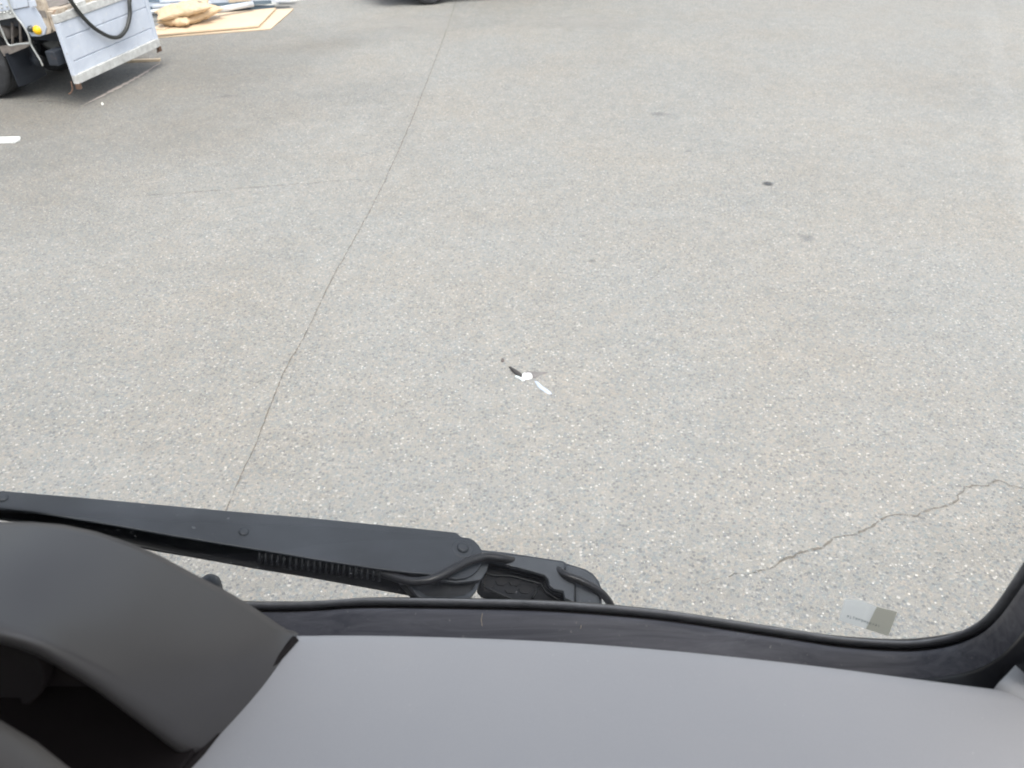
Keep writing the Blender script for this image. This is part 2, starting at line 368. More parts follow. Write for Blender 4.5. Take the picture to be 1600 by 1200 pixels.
# ---- dashboard ----
ZD = H-.46
dpx = [(455, 983), (520, 982.5), (600, 983), (700, 985.5), (800, 989), (900, 994.5), (1000, 1002), (1100, 1011), (1200, 1021.5), (1300, 1033), (1400, 1046), (1500, 1059), (1570, 1068), (1650, 1080)]
far = [on_z(u, v, ZD) for u, v in dpx]
lx = far[0].x; fl = [(lx-.08, far[0].y+.001), (lx-.2, far[0].y), (BUSX, far[0].y-.0)]
pts = [Vector((x, y, ZD)) for x, y in fl[::-1]] + far + [Vector((far[-1].x+.1, far[-1].y-.015, ZD)), Vector((far[-1].x+.17, far[-1].y-.03, ZD))]
pts = smooth_path(pts, 5)
mir = [Vector((2*BUSX-p.x, p.y, p.z)) for p in pts[:0:-1]]
pts = mir+pts
bm = bmesh.new(); rows = []
for p in pts:
    r = [p+Vector((0, -.004, -.12)), p+Vector((0, -.001, -.012)), p+Vector((0, -.002, -.005)), p+Vector((0, -.006, -.001)), p+Vector((0, -.012, 0))]
    for t in (.2, .4, .6, .8, 1.0): r.append(Vector((p.x, (p.y-.012)*(1-t)+.03*t, ZD+.006*math.sin(t*math.pi*.5))))
    r += [Vector((p.x, .005, ZD-.006)), Vector((p.x, -.01, ZD-.03)), Vector((p.x, -.0, ZD-.16)), Vector((p.x, .06, ZD-.3))]
    rows.append(r)
grid(bm, rows); dash = obj('dashboard', bm, M['dash'], bus, True)
# side trim rising from the dashboard's right end
A = on_z(1560, 1067, ZD+.001); B = on_z(1790, 1215, ZD+.001); Cc = CAM+ray(1662, 942)*.60; D = CAM+ray(1850, 1060)*.50
bm = bmesh.new(); rows = []
for s in [k/10 for k in range(11)]:
    a = A.lerp(B, s); b = Cc.lerp(D, s); rows.append([a+Vector((0, 0, -.03)), a, a.lerp(b, .1)+Vector((.001, 0, -.001)), a.lerp(b, .5)+Vector((.003, 0, -.004)), b, b+Vector((.1, 0, .02))])
grid(bm, rows); st = obj('side_trim', bm, M['trim'], bus, True); st.modifiers.new('thick', 'SOLIDIFY').thickness = .004

# ---- instrument hood: arched visor left of the view ----
farp = [(-.146, .312, .4605), (-.152, .311, .4555)]
for u, v, Y in [(435, 975, .3105), (400, 951, .309), (350, 921, .3075), (300, 895, .306), (250, 868, .3045), (200, 847, .303), (150, 830.5, .302), (100, 820, .301), (50, 815.5, .3005), (0, 815, .30)]:
    d = ray(u, v); t = Y/d.y; farp.append((d.x*t, Y, -d.z*t))
neap = [(-.184, .226, .4605), (-.187, .2235, .4500)]
for u, v, Y in [(276, 1160, .2205), (255, 1143, .2195), (230, 1124, .2185), (200, 1101, .2175), (167, 1076, .217), (133, 1053, .216), (100, 1033, .215), (67, 1014, .214), (33, 1000, .213), (0, 990, .212)]:
    d = ray(u, v); t = Y/d.y; neap.append((d.x*t, Y, -d.z*t))
HX = -.40
def complete(pr, peakdrop, y):
    l = [Vector((x, yy, H-dz)) for x, yy, dz in pr]; e = l[-1]; k = 8
    slope = (l[-1]-l[-2]).normalized()
    c1 = e+slope*.05; c1.z = min(c1.z, H-peakdrop+.002); pk = Vector((HX, y, H-peakdrop))
    for i in range(1, k+1):
        t = i/k; q = e*(1-t)**2+c1*2*t*(1-t)+pk*t*t; l.append(q)
    return l + [Vector((2*HX-p.x, p.y, p.z)) for p in l[-2::-1]]
FA = complete(farp, .325, .30); NE = complete(neap, .262, .21)
NE = [b-(b-a).normalized()*.010*min(1, max(0, min(i, len(NE)-1-i)+1.5)/2) for i, (a, b) in enumerate(zip(FA, NE))]
bm = bmesh.new(); cols = []
nseg = 14
cenz = H-.46
for a, b in zip(FA, NE):
    c = Vector((HX, 0, cenz-.1)); inw = lambda p: (Vector((c.x, p.y, c.z))-p).normalized()
    ln = [a+Vector((0, .003, 0))+inw(a)*.010, a+Vector((0, .002, 0))+inw(a)*.003]
    for i in range(nseg+1):
        t = i/nseg; q = a.lerp(b, t); q = q-inw(q)*(.004*math.sin(math.pi*t)); ln.append(q)
    d = (b-a).normalized()
    for ang in (22, 45, 67, 90, 120, 150, 180):
        r = .008; th = math.radians(ang); ln.append(b+d*(r*math.sin(th))+inw(b)*(r*(1-math.cos(th))))
    ln.append(b+inw(b)*.017-d*.035+Vector((0,0,0)))
    cols.append(ln)
grid(bm, cols); hood = obj('instrument_hood', bm, M['hood'], bus, True)
bm = bmesh.new(); cols = []
for a, b in zip(FA, NE):
    c = Vector((HX, 0, cenz-.1)); inw = lambda p: (Vector((c.x, p.y, c.z))-p).normalized(); d = (b-a).normalized()
    cols.append([b+inw(b)*.0165-d*.012, b+inw(b)*.019-d*.04, a+inw(a)*.02+d*.02, Vector((HX+(a.x-HX)*.8, a.y-.02, a.z-.06)), ])
grid(bm, cols); obj('hood_lining', bm, M['hood_in'], hood, True)
# gauge panel deep inside the hood with two dials
bm = bmesh.new(); g0 = Vector((HX, .262, H-.40))
prism(bm, [Vector((HX-.17, .265, H-.46)), Vector((HX+.17, .265, H-.46)), Vector((HX+.165, .28, H-.37)), Vector((HX-.165, .28, H-.37))], (0, .006, 0))
bmf = bmesh.new(); FP = [(-.166, .280), (-.1885, .226), (-.206, .182), (-.225, .0)]; prism(bmf, [Vector((x, y, ZD+.004)) for x, y in FP]+[Vector((2*HX-x, y, ZD+.004)) for x, y in FP[::-1]], (0, 0, .006)); obj('hood_dark_sheet', bmf, M['hood_in'], hood)  # black sheet added over the dash so the hood's recess looks shaded
bmg = bmesh.new(); ga = FA[0].lerp(NE[0], .06); tube(bmg, smooth_path([ga+Vector((.0012, 0, .001)), Vector((-.1640, .274, ZD+.002)), Vector((-.1760, .249, ZD+.002)), Vector((-.1850, .229, ZD+.003)), Vector((-.2035, .184, ZD+.003)), Vector((-.222, .03, ZD+.003))], 4), .0026, 8); obj('hood_gap_shade', bmg, M['hood_in'], hood, True)  # dark strip added for the shaded gap between hood and dashboard
gp = obj('gauge_panel', bm, M['hood_in'], bus, bevel=.002)
for sx in (-.08, .08):
    bm = bmesh.new(); lathe(bm, (HX+sx, .268, H-.418), (0, -1, .16), [(0, .001), (.004, .036), (.008, .038), (.008, .040), (0, .041)], 32); obj('dial', bm, M['hood_in'], gp, True)
# steering wheel
sw = (CAM+ray(-8, 1203)*.335)
nrm = Vector((0, -.42, .9)).normalized(); ex = Vector((1, 0, 0)); ey = nrm.cross(ex)
R = .215; ang0 = math.radians(64); cen = sw-(ex*math.cos(ang0)+ey*math.sin(ang0))*R
bm = bmesh.new(); tube(bm, [cen+(ex*math.cos(a)+ey*math.sin(a))*R for a in [2*math.pi*k/64 for k in range(64)]], .0165, 14, closed=True)
wh = obj('steering_wheel', bm, M['wheel'], bus, True)
bm = bmesh.new(); lathe(bm, cen-nrm*.03, nrm, [(-.02, .03), (-.005, .06), (.01, .062), (.018, .05), (.02, .0)], 32); obj('hub', bm, M['hood'], wh, True)
for a in (200, 340, 90+180):
    a = math.radians(a); d = ex*math.cos(a)+ey*math.sin(a); s = nrm.cross(d); bm = bmesh.new()
    tube(bm, [cen+d*.05-nrm*.03, cen+d*.12-nrm*.02, cen+d*(R-.005)], .009, 10); obj('spoke', bm, M['hood'], wh, True)
bm = bmesh.new(); tube(bm, [cen-nrm*.05, cen-nrm*.35], .035, 20); obj('column', bm, M['hood'], wh, True)

# ---- bus body: nose, roof, sides, floor ----
def nose_y(x): return glass_y(x, zb)+.012
bm = bmesh.new(); rows = []
for k in range(-24, 25):
    x = BUSX+1.19*k/24; y = nose_y(x)-(.10*max(0, (abs(k)-20)/4)**2)
    rows.append([Vector((x, y-.005, zb-.045)), Vector((x, y+.012, zb-.09)), Vector((x, y+.03, zb-.5)), Vector((x, y+.03, .45)), Vector((x, y-.0, .38)), Vector((x, y-.2, .36))])
grid(bm, rows); obj('front_panel', bm, M['body'], bus, True)
bm = bmesh.new(); yt = glass_y(BUSX, top)
prism(bm, [(BUSX-1.2, yt-.06, top+.07), (BUSX+1.2, yt-.06, top+.07), (BUSX+1.2, -4.2, top+.07), (BUSX-1.2, -4.2, top+.07)], (0, 0, .05)); obj('roof', bm, M['body'], bus, bevel=.02)
bm = bmesh.new(); prism(bm, [(BUSX-1.2, yt-.02, top+.03), (BUSX+1.2, yt-.02, top+.03), (BUSX+1.2, yt-.1, top+.075), (BUSX-1.2, yt-.1, top+.075)], (0, 0, .04)); obj('header', bm, M['body'], bus)
for sx in (-1, 1):
    X = BUSX+sx*1.19
    bm = bmesh.new(); prism(bm, [(X, .22, .4), (X, .22, 1.72), (X, -4.2, 1.72), (X, -4.2, .4)], (sx*.03, 0, 0))
    sp = obj('side_panel', bm, M['body'], bus, bevel=.005)
    for y in (-1.1, -2.4, -4.1):
        bm = bmesh.new(); prism(bm, [(X, y, 1.72), (X, y+.08, 1.72), (X, y+.08, top+.07), (X, y, top+.07)], (sx*.03, 0, 0)); obj('side_pillar', bm, M['body'], bus)
    for y in (-.55, -3.3):
        bm = bmesh.new(); lathe(bm, (X-sx*.28, y, .46), (sx, 0, 0), [(0, .001), (0, .25), (.02, .28), (.03, .42), (.06, .46), (.2, .46), (.24, .42), (.25, .28), (.2, .24), (.2, .001)], 40)
        obj('wheel', bm, M['hood_in'], bus, True)
bm = bmesh.new(); prism(bm, [(BUSX-1.18, .25, .95), (BUSX+1.18, .25, .95), (BUSX+1.18, -4.1, .95), (BUSX-1.18, -4.1, .95)], (0, 0, .04)); obj('floor', bm, M['hood_in'], bus)
# small knob outside beyond the hood: cap of the second wiper pivot
c = on_glass(328, 905, .035); bm = bmesh.new(); ax = Vector((.15, .35, 1)).normalized()
lathe(bm, c-ax*.055, ax, [(0, .012), (.035, .0115), (.046, .011), (.054, .0085), (.058, .004), (.059, 0)], 20)
lathe(bm, c-ax*.060, ax, [(0, .016), (.02, .016), (.024, .013)], 20)
obj('wiper_pivot_cap', bm, M['plastic'], bus, True)

# ---- wiper ----
W1 = on_glass(0, 793, .032); W2 = on_glass(640, 895, .032); wa = (W2-W1).normalized()
wo = Vector((0, 1, .08)); wo = (wo-wa*wo.dot(wa)).normalized(); wn = wa.cross(wo).normalized()
if wn.z < 0: wn = -wn
wd = Vector((0, LEAN, -1)); wd = (wd-wa*wd.dot(wa)).normalized()     # down along the glass
def wp(u, v, h=0.0): return on_plane(u, v, W1+wn*h, wn)
def wpoly(name, px, thick, m, parent, h=0.0, bevel=.0008, shift=None):
    bm = bmesh.new(); pts = [wp(u, v, h) for u, v in px]
    if shift is not None: pts = [p+shift for p in pts]
    prism(bm, pts, -wn*thick); return obj(name, bm, m, parent, bevel=bevel)
arm_far = [(0, 766), (120, 776), (240, 787), (360, 798), (480, 808), (600, 820), (680, 828), (713, 831.5)]
arm_near = [(0, 792), (90, 806), (180, 821), (270, 837), (360, 852), (430, 863), (512, 877), (585, 888), (640, 895)]
ext = []
# arm carries on to the left beyond the picture and narrows
f0 = wp(*arm_far[0]); n0 = wp(*arm_near[0]); dirl = (wp(*arm_near[0])-wp(*arm_near[2])).normalized(); dirf = (wp(*arm_far[0])-wp(*arm_far[2])).normalized()
knuck = [(716, 834), (720, 838), (733, 840), (741, 844), (748, 851), (753, 859), (756, 868), (753, 880), (748, 889), (740, 897), (728, 903), (712, 905), (694, 902), (668, 897)]
def arm_outline(extra=.30):
    L = [f0+dirf*extra+(n0-f0)*.25, ] + [wp(*p) for p in arm_far] + [wp(*p) for p in knuck] + [wp(*p) for p in arm_near[::-1]] + [n0+dirl*extra-(n0-f0)*.15]
    return L
bm = bmesh.new(); prism(bm, arm_outline(), -wn*.0022)
wiper = obj('wiper_arm', bm, M['wiper'], bus, bevel=.0012)
wiper['label'] = 'black wiper arm parked along the bottom of the windscreen'
def dropat(p, lo=.013, hi=.027):     # channel depth grows towards the pivot
    s = max(0, min(1, (p-W1).dot(wa)/((W2-W1).dot(wa)))); return lo+(hi-lo)*min(1, s*1.6)**.8
# web along the far edge
bm = bmesh.new(); L = [f0+dirf*.30+(n0-f0)*.25]+[wp(*p) for p in arm_far]; rows = []
for p in L:
    q = p-wo*.0003-wn*.002; d = dropat(p); rows.append([q, q+wd*d, q+wd*d-wo*.0022, q-wo*.0022])
grid(bm, rows, closed_u=True); obj('arm_web', bm, M['wiper_in'], wiper)
# lower flange
bm = bmesh.new(); U = arm_outline(); low = []
nearpx = [(0, 810), (90, 826), (180, 847), (240, 861), (300, 871), (400, 889), (480, 902), (580, 920), (640, 931), (659, 934)]
nl = []
for u, v in nearpx:
    n_top = wp(u, v-40); 
    # shear the flange straight below the near edge: plane through lower drop
    s = dropat(wp(u, max(793, v-22))); nl.append(on_plane(u, v, W1+wd*s-wn*.0, wn))
fl_ = [wp(*p)+wd*dropat(wp(*p)) for p in arm_far]
low = [f0+dirf*.30+(n0-f0)*.25+wd*dropat(f0)] + fl_ + nl[::-1] + [nl[0]+dirl*.30]
prism(bm, low, wn*.0018); obj('lower_flange', bm, M['wiper_in'], wiper)
# rivets
def rivet(u, v, r, h=.0025):
    bm = bmesh.new(); lathe(bm, wp(u, v), wn, [(-.001, r*1.05), (.0002, r*1.02), (h*.4, r*.93), (h*.6, r*.7), (h*.62, r*.35), (h*.56, 0)], 20); o = obj('rivet', bm, M['wiper'], wiper, True)
rivet(381, 831, .0040); rivet(4, 778, .0040); rivet(723, 856, .0052, .0035)
bm = bmesh.new(); lathe(bm, wp(723, 857), wn, [(-.0005, .0102), (.0003, .0094), (.00045, .0085), (.0002, .0060)], 28); obj('rivet_boss', bm, M['wiper'], wiper, True)
# knuckle lower half: rounded cup below the arm
cup = [(622, 899), (634, 912), (645, 925), (656, 934), (680, 939), (705, 940), (726, 936), (738, 929), (745, 919), (750, 908), (752, 893), (740, 897), (728, 903), (712, 905), (694, 903), (668, 899)]
wpoly('knuckle_cup', cup, .012, M['wiper_in'], wiper, h=-.010, bevel=.003)
rim = [(636, 912), (652, 931), (661, 937), (690, 941), (712, 941), (734, 934), (745, 922), (752, 905), (755, 896), (750, 895), (746, 907), (738, 921), (725, 930), (700, 933), (668, 931), (655, 922), (641, 910)]
wpoly('knuckle_rim', rim, .004, M['wiper'], wiper, h=-.008, bevel=.001)
disc = [(668, 897), (694, 902), (712, 905), (728, 903), (740, 897), (748, 889), (754, 878), (764, 880), (760, 893), (752, 905), (735, 908), (712, 910), (690, 907)]
wpoly('knuckle_step', disc, .004, M['plastic'], wiper, h=-.003)
# spring coils seen in the channel
bm = bmesh.new()
s0 = on_plane(405, 868, W1-wn*.011, wn); s1 = on_plane(600, 898, W1-wn*.011, wn); n = 21; path = []
ax = (s1-s0).normalized(); e1 = wn; e2 = ax.cross(wn)
for k in range(n*10+1):
    t = k/(n*10); a = 2*math.pi*k/10; path.append(s0.lerp(s1, t)+(e1*math.cos(a)+e2*math.sin(a))*.0058)
tube(bm, path, .0011, 6); obj('spring', bm, M['wiper_in'], wiper, True)
bm = bmesh.new(); tube(bm, [s1, s1+ax*.02, s1+ax*.05+wn*.002], .002, 8); obj('spring_hook', bm, M['wiper'], wiper, True)
# pivot head: plastic cover with a stepped edge and a honeycomb flank
head = [(752, 861), (770, 863), (786, 866), (830, 871), (881, 879), (881, 903), (898, 910), (897, 941), (883, 934), (881, 923), (866, 920), (859, 914), (857, 904), (851, 898), (830, 892), (808, 886), (801, 885), (790, 881), (766, 876), (758, 875)]
head_o = wpoly('pivot_cover', head, .004, M['plastic'], wiper, h=.002)
back = [(748, 858), (786, 862), (881, 876), (884, 879), (916, 889), (927, 896), (936, 907), (941, 920), (941, 946), (897, 950), (890, 905), (800, 880), (752, 868)]
wpoly('pivot_body', back, .020, M['wiper'], head_o, h=-.003, bevel=.003)
endc = [(883, 880), (905, 885), (918, 891), (930, 900), (937, 911), (939, 925), (938, 946), (899, 950), (899, 909), (883, 902)]
wpoly('end_cap', endc, .018, M['plastic'], head_o, h=.000, bevel=.004)
# flank: slab under the cover's stepped edge, with ribs
flank = [(766, 877), (800, 887), (830, 893), (851, 900), (856, 914), (864, 922), (880, 925), (882, 936), (896, 943), (850, 945), (800, 937), (780, 929), (757, 923), (750, 915), (752, 893)]
wpoly('pivot_flank', flank, .012, mat('flank_plastic', (.011, .012, .014), .55, spec=.3), head_o, h=-.012, bevel=.001)
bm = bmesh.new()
def rib(pts, r=.0011, h=-.0105, closed=False): tube(bm, [wp(u, v, h) for u, v in pts], r, 6, closed=closed)
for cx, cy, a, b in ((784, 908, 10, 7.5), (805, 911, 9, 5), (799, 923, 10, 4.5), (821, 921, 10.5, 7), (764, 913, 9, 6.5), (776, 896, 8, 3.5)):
    prism(bm, [wp(cx+a*math.cos(math.radians(60*k+12)), cy+b*math.sin(math.radians(60*k+12)), -.0112) for k in range(6)], -wn*.002, 1)  # raised black hexagons, painted as the shade of hollow cells
rib([(753, 893), (770, 899), (800, 900), (845, 912), (853, 925), (870, 936), (895, 945)]); rib([(766, 884), (800, 893), (848, 905), (853, 917), (862, 926), (877, 931)])
rib([(752, 915), (776, 926), (800, 936), (840, 943)]); rib([(845, 912), (832, 935)])
obj('ribs_and_cell_shade', bm, [M['wiper_in'], M['black']], head_o)
bm = bmesh.new(); pts = smooth_path([wp(560, 884, -.010), wp(600, 896, -.009), wp(630, 906, -.004), wp(652, 909, .000), wp(676, 905, .004), wp(700, 894, .006), wp(722, 882, .006), wp(742, 874, .006), wp(762, 870, .006), wp(786, 873, .005), wp(800, 876, -.001)], 6)
tube(bm, pts, .0037, 12); obj('washer_hose', bm, M['hose'], wiper, True)
bm = bmesh.new(); pts = smooth_path([wp(868, 888, -.002), wp(884, 899, .004), wp(903, 906, .006), wp(922, 915, .005), (wp(938, 925, .002)), wp(949, 937, -.003), wp(956, 950, -.012), wp(959, 966, -.03)], 6)
tube(bm, pts, .0034, 12); obj('washer_hose', bm, M['hose'], wiper, True)
# blade beyond the picture, on the far end of the arm
e = f0+dirf*.30; bd = Vector((1, 0, 0)); bm = bmesh.new()
yb = lambda x, z: glass_y(x, z)+.010
zz = e.z; pts = [Vector((e.x-.30+.06*k, yb(e.x-.30+.06*k, zz-.005*k), zz-.008*k+.06)) for k in range(8)]
tube(bm, pts, .006, 8); obj('wiper_blade', bm, M['hose'], wiper, True)
bm = bmesh.new(); tube(bm, [e+(n0-f0)*.5, e+(n0-f0)*.5+dirl*.03, pts[4]], .005, 8); obj('blade_hook', bm, M['wiper'], wiper, True)

# ---- inspection sticker on the glass ----
def gs(u, v, off=-.0012): return on_glass(u, v, off)
def film_mat(name, col, tr):
    n = N(name); out = n.t.nodes['Material Output']; n.b.inputs['Base Color'].default_value = (*col, 1); n.b.inputs['Roughness'].default_value = .3
    tl = n.n('ShaderNodeBsdfTranslucent'); tl.inputs[0].default_value = (*col, 1); mx = n.n('ShaderNodeMixShader'); mx.inputs[0].default_value = tr
    n.l(n.b.outputs[0], mx.inputs[1]); n.l(tl.outputs[0], mx.inputs[2]); n.l(mx.outputs[0], out.inputs[0]); return n.m
def sticker():
    tl, tr_, br, bl = Vector((1320, 936, 0)), Vector((1402, 956, 0)), Vector((1388, 994, 0)), Vector((1310, 969, 0))
    def sp(a, b):      # a across, b down; wavy upper edge, slight curl
        t = tl.lerp(tr_, a); bo = bl.lerp(br, a); p = t.lerp(bo, b)
        p.y += -4.5*math.sin(min(1, a/.62)*math.pi)*(1-b) * (1 if a < .62 else 0) * .8
        lift = -.0006-.0020*(1-b)**3*max(0, 1-a/.4)-.0012*math.exp(-((a-.52)/.06)**2)
        return gs(p.x, p.y, lift)
    def col(i, b):
        ab = .61-.06*b; return ab*i/18 if i <= 18 else ab+(1-ab)*(i-18)/12
    bm = bmesh.new(); rows = [[sp(col(i, j/14), j/14) for i in range(31)] for j in range(15)]; V = grid(bm, rows)
    for f in bm.faces:
        c = f.calc_center_median()
    # right part: the same film with its olive-tinted backing
    cols = 30
    bm.faces.ensure_lookup_table()
    for j in range(14):
        for i in range(30):
            if i >= 18: bm.faces[j*30+i].material_index = 1
    # faint row of small printed characters under the (omitted) code, seen through the film
    glyphs = {'P': [(0,0,0,1),(0,1,.6,1),(.6,1,.6,.5),(.6,.5,0,.5)], 'L': [(0,0,0,1),(0,0,.6,0)], '1': [(.3,0,.3,1),(.1,.8,.3,1)], 'H': [(0,0,0,1),(.6,0,.6,1),(0,.5,.6,.5)],
              '0': [(0,0,0,1),(.6,0,.6,1),(0,0,.6,0),(0,1,.6,1)], 'M': [(0,0,0,1),(.7,0,.7,1),(0,1,.35,.4),(.35,.4,.7,1)], 'K': [(0,0,0,1),(0,.5,.6,1),(0,.5,.6,0)], 'Y': [(0,1,.3,.5),(.6,1,.3,.5),(.3,.5,.3,0)],
              '2': [(0,1,.6,1),(.6,1,.6,.5),(.6,.5,0,.5),(0,.5,0,0),(0,0,.6,0)], 'T': [(0,1,.6,1),(.3,0,.3,1)]}
    text = "PLTHP0MHKY21"; a0, a1 = .14, .80
    for k, ch in enumerate(text):
        ca = a0+(a1-a0)*k/len(text); cw = .036; chh = .085; cb = .76
        for x1, y1, x2, y2 in glyphs[ch]:
            p = sp(ca+x1*cw, cb-y1*chh)+Vector((0, -.0005, 0)); q = sp(ca+x2*cw, cb-y2*chh)+Vector((0, -.0005, 0))
            tube(bm, [p, q], .00014, 4, mat=2)
    o = obj('inspection_sticker', bm, [film_mat('sticker_film_pale', (.95, .95, .90), .62), film_mat('sticker_film_olive', (.50, .48, .40), .75), mat('sticker_print', (.10, .13, .14), .6)], glass)
    o['label'] = 'small two-tone sticker, pale left half and olive right half'
sticker()
# grit and hairs on the seal ledge
bm = bmesh.new(); rnd = random.Random(5)
for k in range(150):
    i = rnd.randrange(0, 90); p, n, b = FR[i]
    q = p.lerp(FR[i+1][0], rnd.random())+n*rnd.uniform(.010, .026)+b*.0118
    bmesh.ops.create_icosphere(bm, subdivisions=1, radius=rnd.choice((.0003, .0004, .0006)), matrix=Matrix.Translation(q))
o = obj('dust_grit', bm, mat('pale_grit', (.45, .42, .36), .8), seal); o['kind'] = 'stuff'
M['hair'] = mat('blond_hair', (.45, .36, .24), .5)
for u, v, du in ((754, 958, -2), (906, 962, 3)):
    a = CAM+ray(u, v)*.598; b_ = CAM+ray(u+du, v+10)*.592; c_ = CAM+ray(u+du*.3, v+20)*.585; bm = bmesh.new(); tube(bm, smooth_path([a, b_, c_], 4), .00022, 4)
    obj('stray_hair', bm, M['hair'], seal)
# ================= flatbed truck, top left =================
HB = .22
g0p = on_z(118, 132, HB); g1p = on_z(248, 72, HB)
TG = (g1p-g0p); WID = TG.length; TG.normalize(); TF = Vector((-TG.y, TG.x, 0))      # across, forward
T0 = Vector((g0p.x, g0p.y, 0)); Z = Vector((0, 0, 1))
def TL(s, w, z): return T0+TF*s+TG*w+Z*z
def on_side(u, v, w=0.0): return on_plane(u, v, T0+TG*w, TG)
def on_rear(u, v, s=0.0): return on_plane(u, v, T0+TF*s, TF)
truck = thing('flatbed_truck', 'silver flatbed truck with its slatted aluminium tailgate hanging down', 'truck', TL(1.5, WID/2, 0))
_n = N('weathered_aluminium')
_c = _n.mix(_n.ramp(_n.noise(4, 6, .7, 1), [(.3, 0), (.7, 1)]), (.50, .545, .625), (.62, .66, .73))
_c = _n.mix(_n.ramp(_n.noise(28, 5, .7), [(.60, 0), (.72, .8)]), _c, (.72, .72, .70))
_c = _n.mix(_n.ramp(_n.noise(17, 6, .75), [(.62, 0), (.70, .8)]), _c, (.34, .31, .28)); _n.l(_c, _n.b.inputs['Base Color']); _n.b.inputs['Roughness'].default_value = .5
_n.bump(_n.noise(50, 3), .15, .002); M['alu'] = _n.m
M['alu_dusty'] = mat('dusty_aluminium_rim', (.54, .54, .52), .6, .05, var=.2, scale=16, spots=((.26, .22, .18), 30, .58, .72))
M['side_paint'] = mat('pale_blue_grey_paint', (.52, .57, .66), .4, var=.05, scale=6, spots=((.30, .20, .14), 26, .70, .78))
M['post'] = mat('rusty_beige_post', (.46, .39, .31), .6, var=.25, scale=15, spots=((.20, .09, .04), 20, .55, .7))
M['steel'] = mat('bare_steel_rod', (.55, .56, .54), .35, .6, var=.1, scale=30)
M['chassis'] = mat('dark_chassis', (.022, .027, .036), .6, var=.3, scale=9, spots=((.10, .06, .045), 14, .58, .8))
M['flap'] = mat('navy_rubber_flap', (.018, .023, .033), .6, var=.15, scale=6)
M['tyre'] = mat('tyre_rubber', (.028, .029, .031), .75, var=.2, scale=30)
M['rust'] = mat('rusty_hook', (.13, .075, .05), .8, var=.35, scale=60)
M['beam'] = mat('dusty_brown_beam', (.20, .175, .155), .7, var=.25, scale=20)
M['yellow'] = mat('amber_lens', (.85, .50, .01), .3, var=.05)
M['lampblk'] = mat('black_lamp', (.03, .035, .035), .35)
M['rim'] = mat('wheel_rim_grey', (.35, .35, .34), .5, .4, var=.2)
gtop = on_plane(70, 20, T0, -TF).z if False else HB+.61
# tailgate: slats between rims
tgate = None
bm = bmesh.new()
HT = gtop-HB; z0 = HB+.13*HT; z1 = gtop-.12*HT
for fa, fb in ((.13, .32), (.32, .66), (.66, .88)):
    za = HB+fa*HT+.004; zb_ = HB+fb*HT-.004
    box(bm, TL(.0, WID/2, (za+zb_)/2), TG*(WID/2-.055), TF*.012, Z*((zb_-za)/2))
box(bm, TL(.006, WID/2, (z0+z1)/2), TG*(WID/2-.055), TF*.004, Z*((z1-z0)/2))
tgate = obj('tailgate', bm, M['alu'], truck, bevel=.004); tgate['label'] = 'slatted silver tailgate hanging open'
bm = bmesh.new(); box(bm, TL(-.004, WID/2, HB+.042), TG*(WID/2-.002), TF*.024, Z*.042); obj('bottom_rail', bm, M['alu_dusty'], tgate, bevel=.006)
bm = bmesh.new(); box(bm, TL(-.002, WID/2, gtop-.038), TG*(WID/2-.002), TF*.020, Z*.036); obj('top_rail', bm, M['alu_dusty'], tgate, bevel=.006)
for wv in (.027, WID-.027):
    bm = bmesh.new(); box(bm, TL(-.003, wv, (HB+gtop)/2), TG*.026, TF*.021, Z*((gtop-HB)/2-.078)); obj('end_rail', bm, M['alu'], tgate, bevel=.005)
for wv, sg in ((.02, 1), (WID-.02, -1)):
    bm = bmesh.new(); box(bm, TL(-.01, wv, HB-.02), TG*.018, TF*.02, Z*.026)
    tube(bm, [TL(.03, wv-sg*.03, HB+.03), TL(.035, wv-sg*.035, HB-.04), TL(.06, wv-sg*.05, HB-.075), TL(.06, wv-sg*.08, HB-.075)], .007, 8)
    obj('latch_hook', bm, M['rust'], tgate, bevel=.004)
for k in range(5):
    wv = .1+(WID-.2)*k/4; bm = bmesh.new(); box(bm, TL(.03, wv, gtop+.015), TG*.06, TF*.05, Z*.022); tube(bm, [TL(.0, wv-.07, gtop+.012), TL(.0, wv+.07, gtop+.012)], .016, 10); obj('hinge', bm, M['alu_dusty'] if k % 2 else M['post'], tgate, bevel=.004)
# bed
bm = bmesh.new(); box(bm, TL(1.62, WID/2, gtop+.0), TF*1.55, TG*(WID/2-.01), Z*.03); obj('bed_floor', bm, M['beam'], truck)
bm = bmesh.new(); box(bm, TL(.035, WID/2, gtop-.06), TF*.03, TG*(WID/2-.02), Z*.085); obj('rear_crossmember', bm, M['post'], truck, bevel=.006)
def side_poly(name, px, depth, m, parent=truck, w=0.0, bevel=.004):
    bm = bmesh.new(); prism(bm, [on_side(u, v, w) for u, v in px], TG*depth); return obj(name, bm, m, parent, bevel=bevel)
cp = side_poly('corner_panel', [(19, 16), (45, 12), (54, 11), (63, 25), (72, 44), (70, 54), (62, 57), (49, 57), (40, 44), (30, 30)], .03, M['side_paint'])
side_poly('corner_post', [(44, -12), (59, -14), (68, 6), (80, 46), (79, 52), (70, 55), (66, 46), (54, 14)], .05, M['post'], w=.012)
side_poly('side_rail', [(-160, 18), (-160, -6), (40, -14), (44, 10), (20, 15), (0, 18)], .04, M['alu'], w=-.012)
side_poly('rail_bracket', [(-150, 34), (-150, 20), (0, 18), (18, 15), (24, 27), (0, 32)], .035, M['alu_dusty'], w=-.004)
side_poly('upper_side_board', [(-160, -9), (-200, -120), (10, -130), (38, -17)], .03, M['alu'], w=-.006)
side_poly('marker_panel', [(44, 1), (54, -1), (57, 10), (46, 12)], .01, M['alu'], w=-.022)
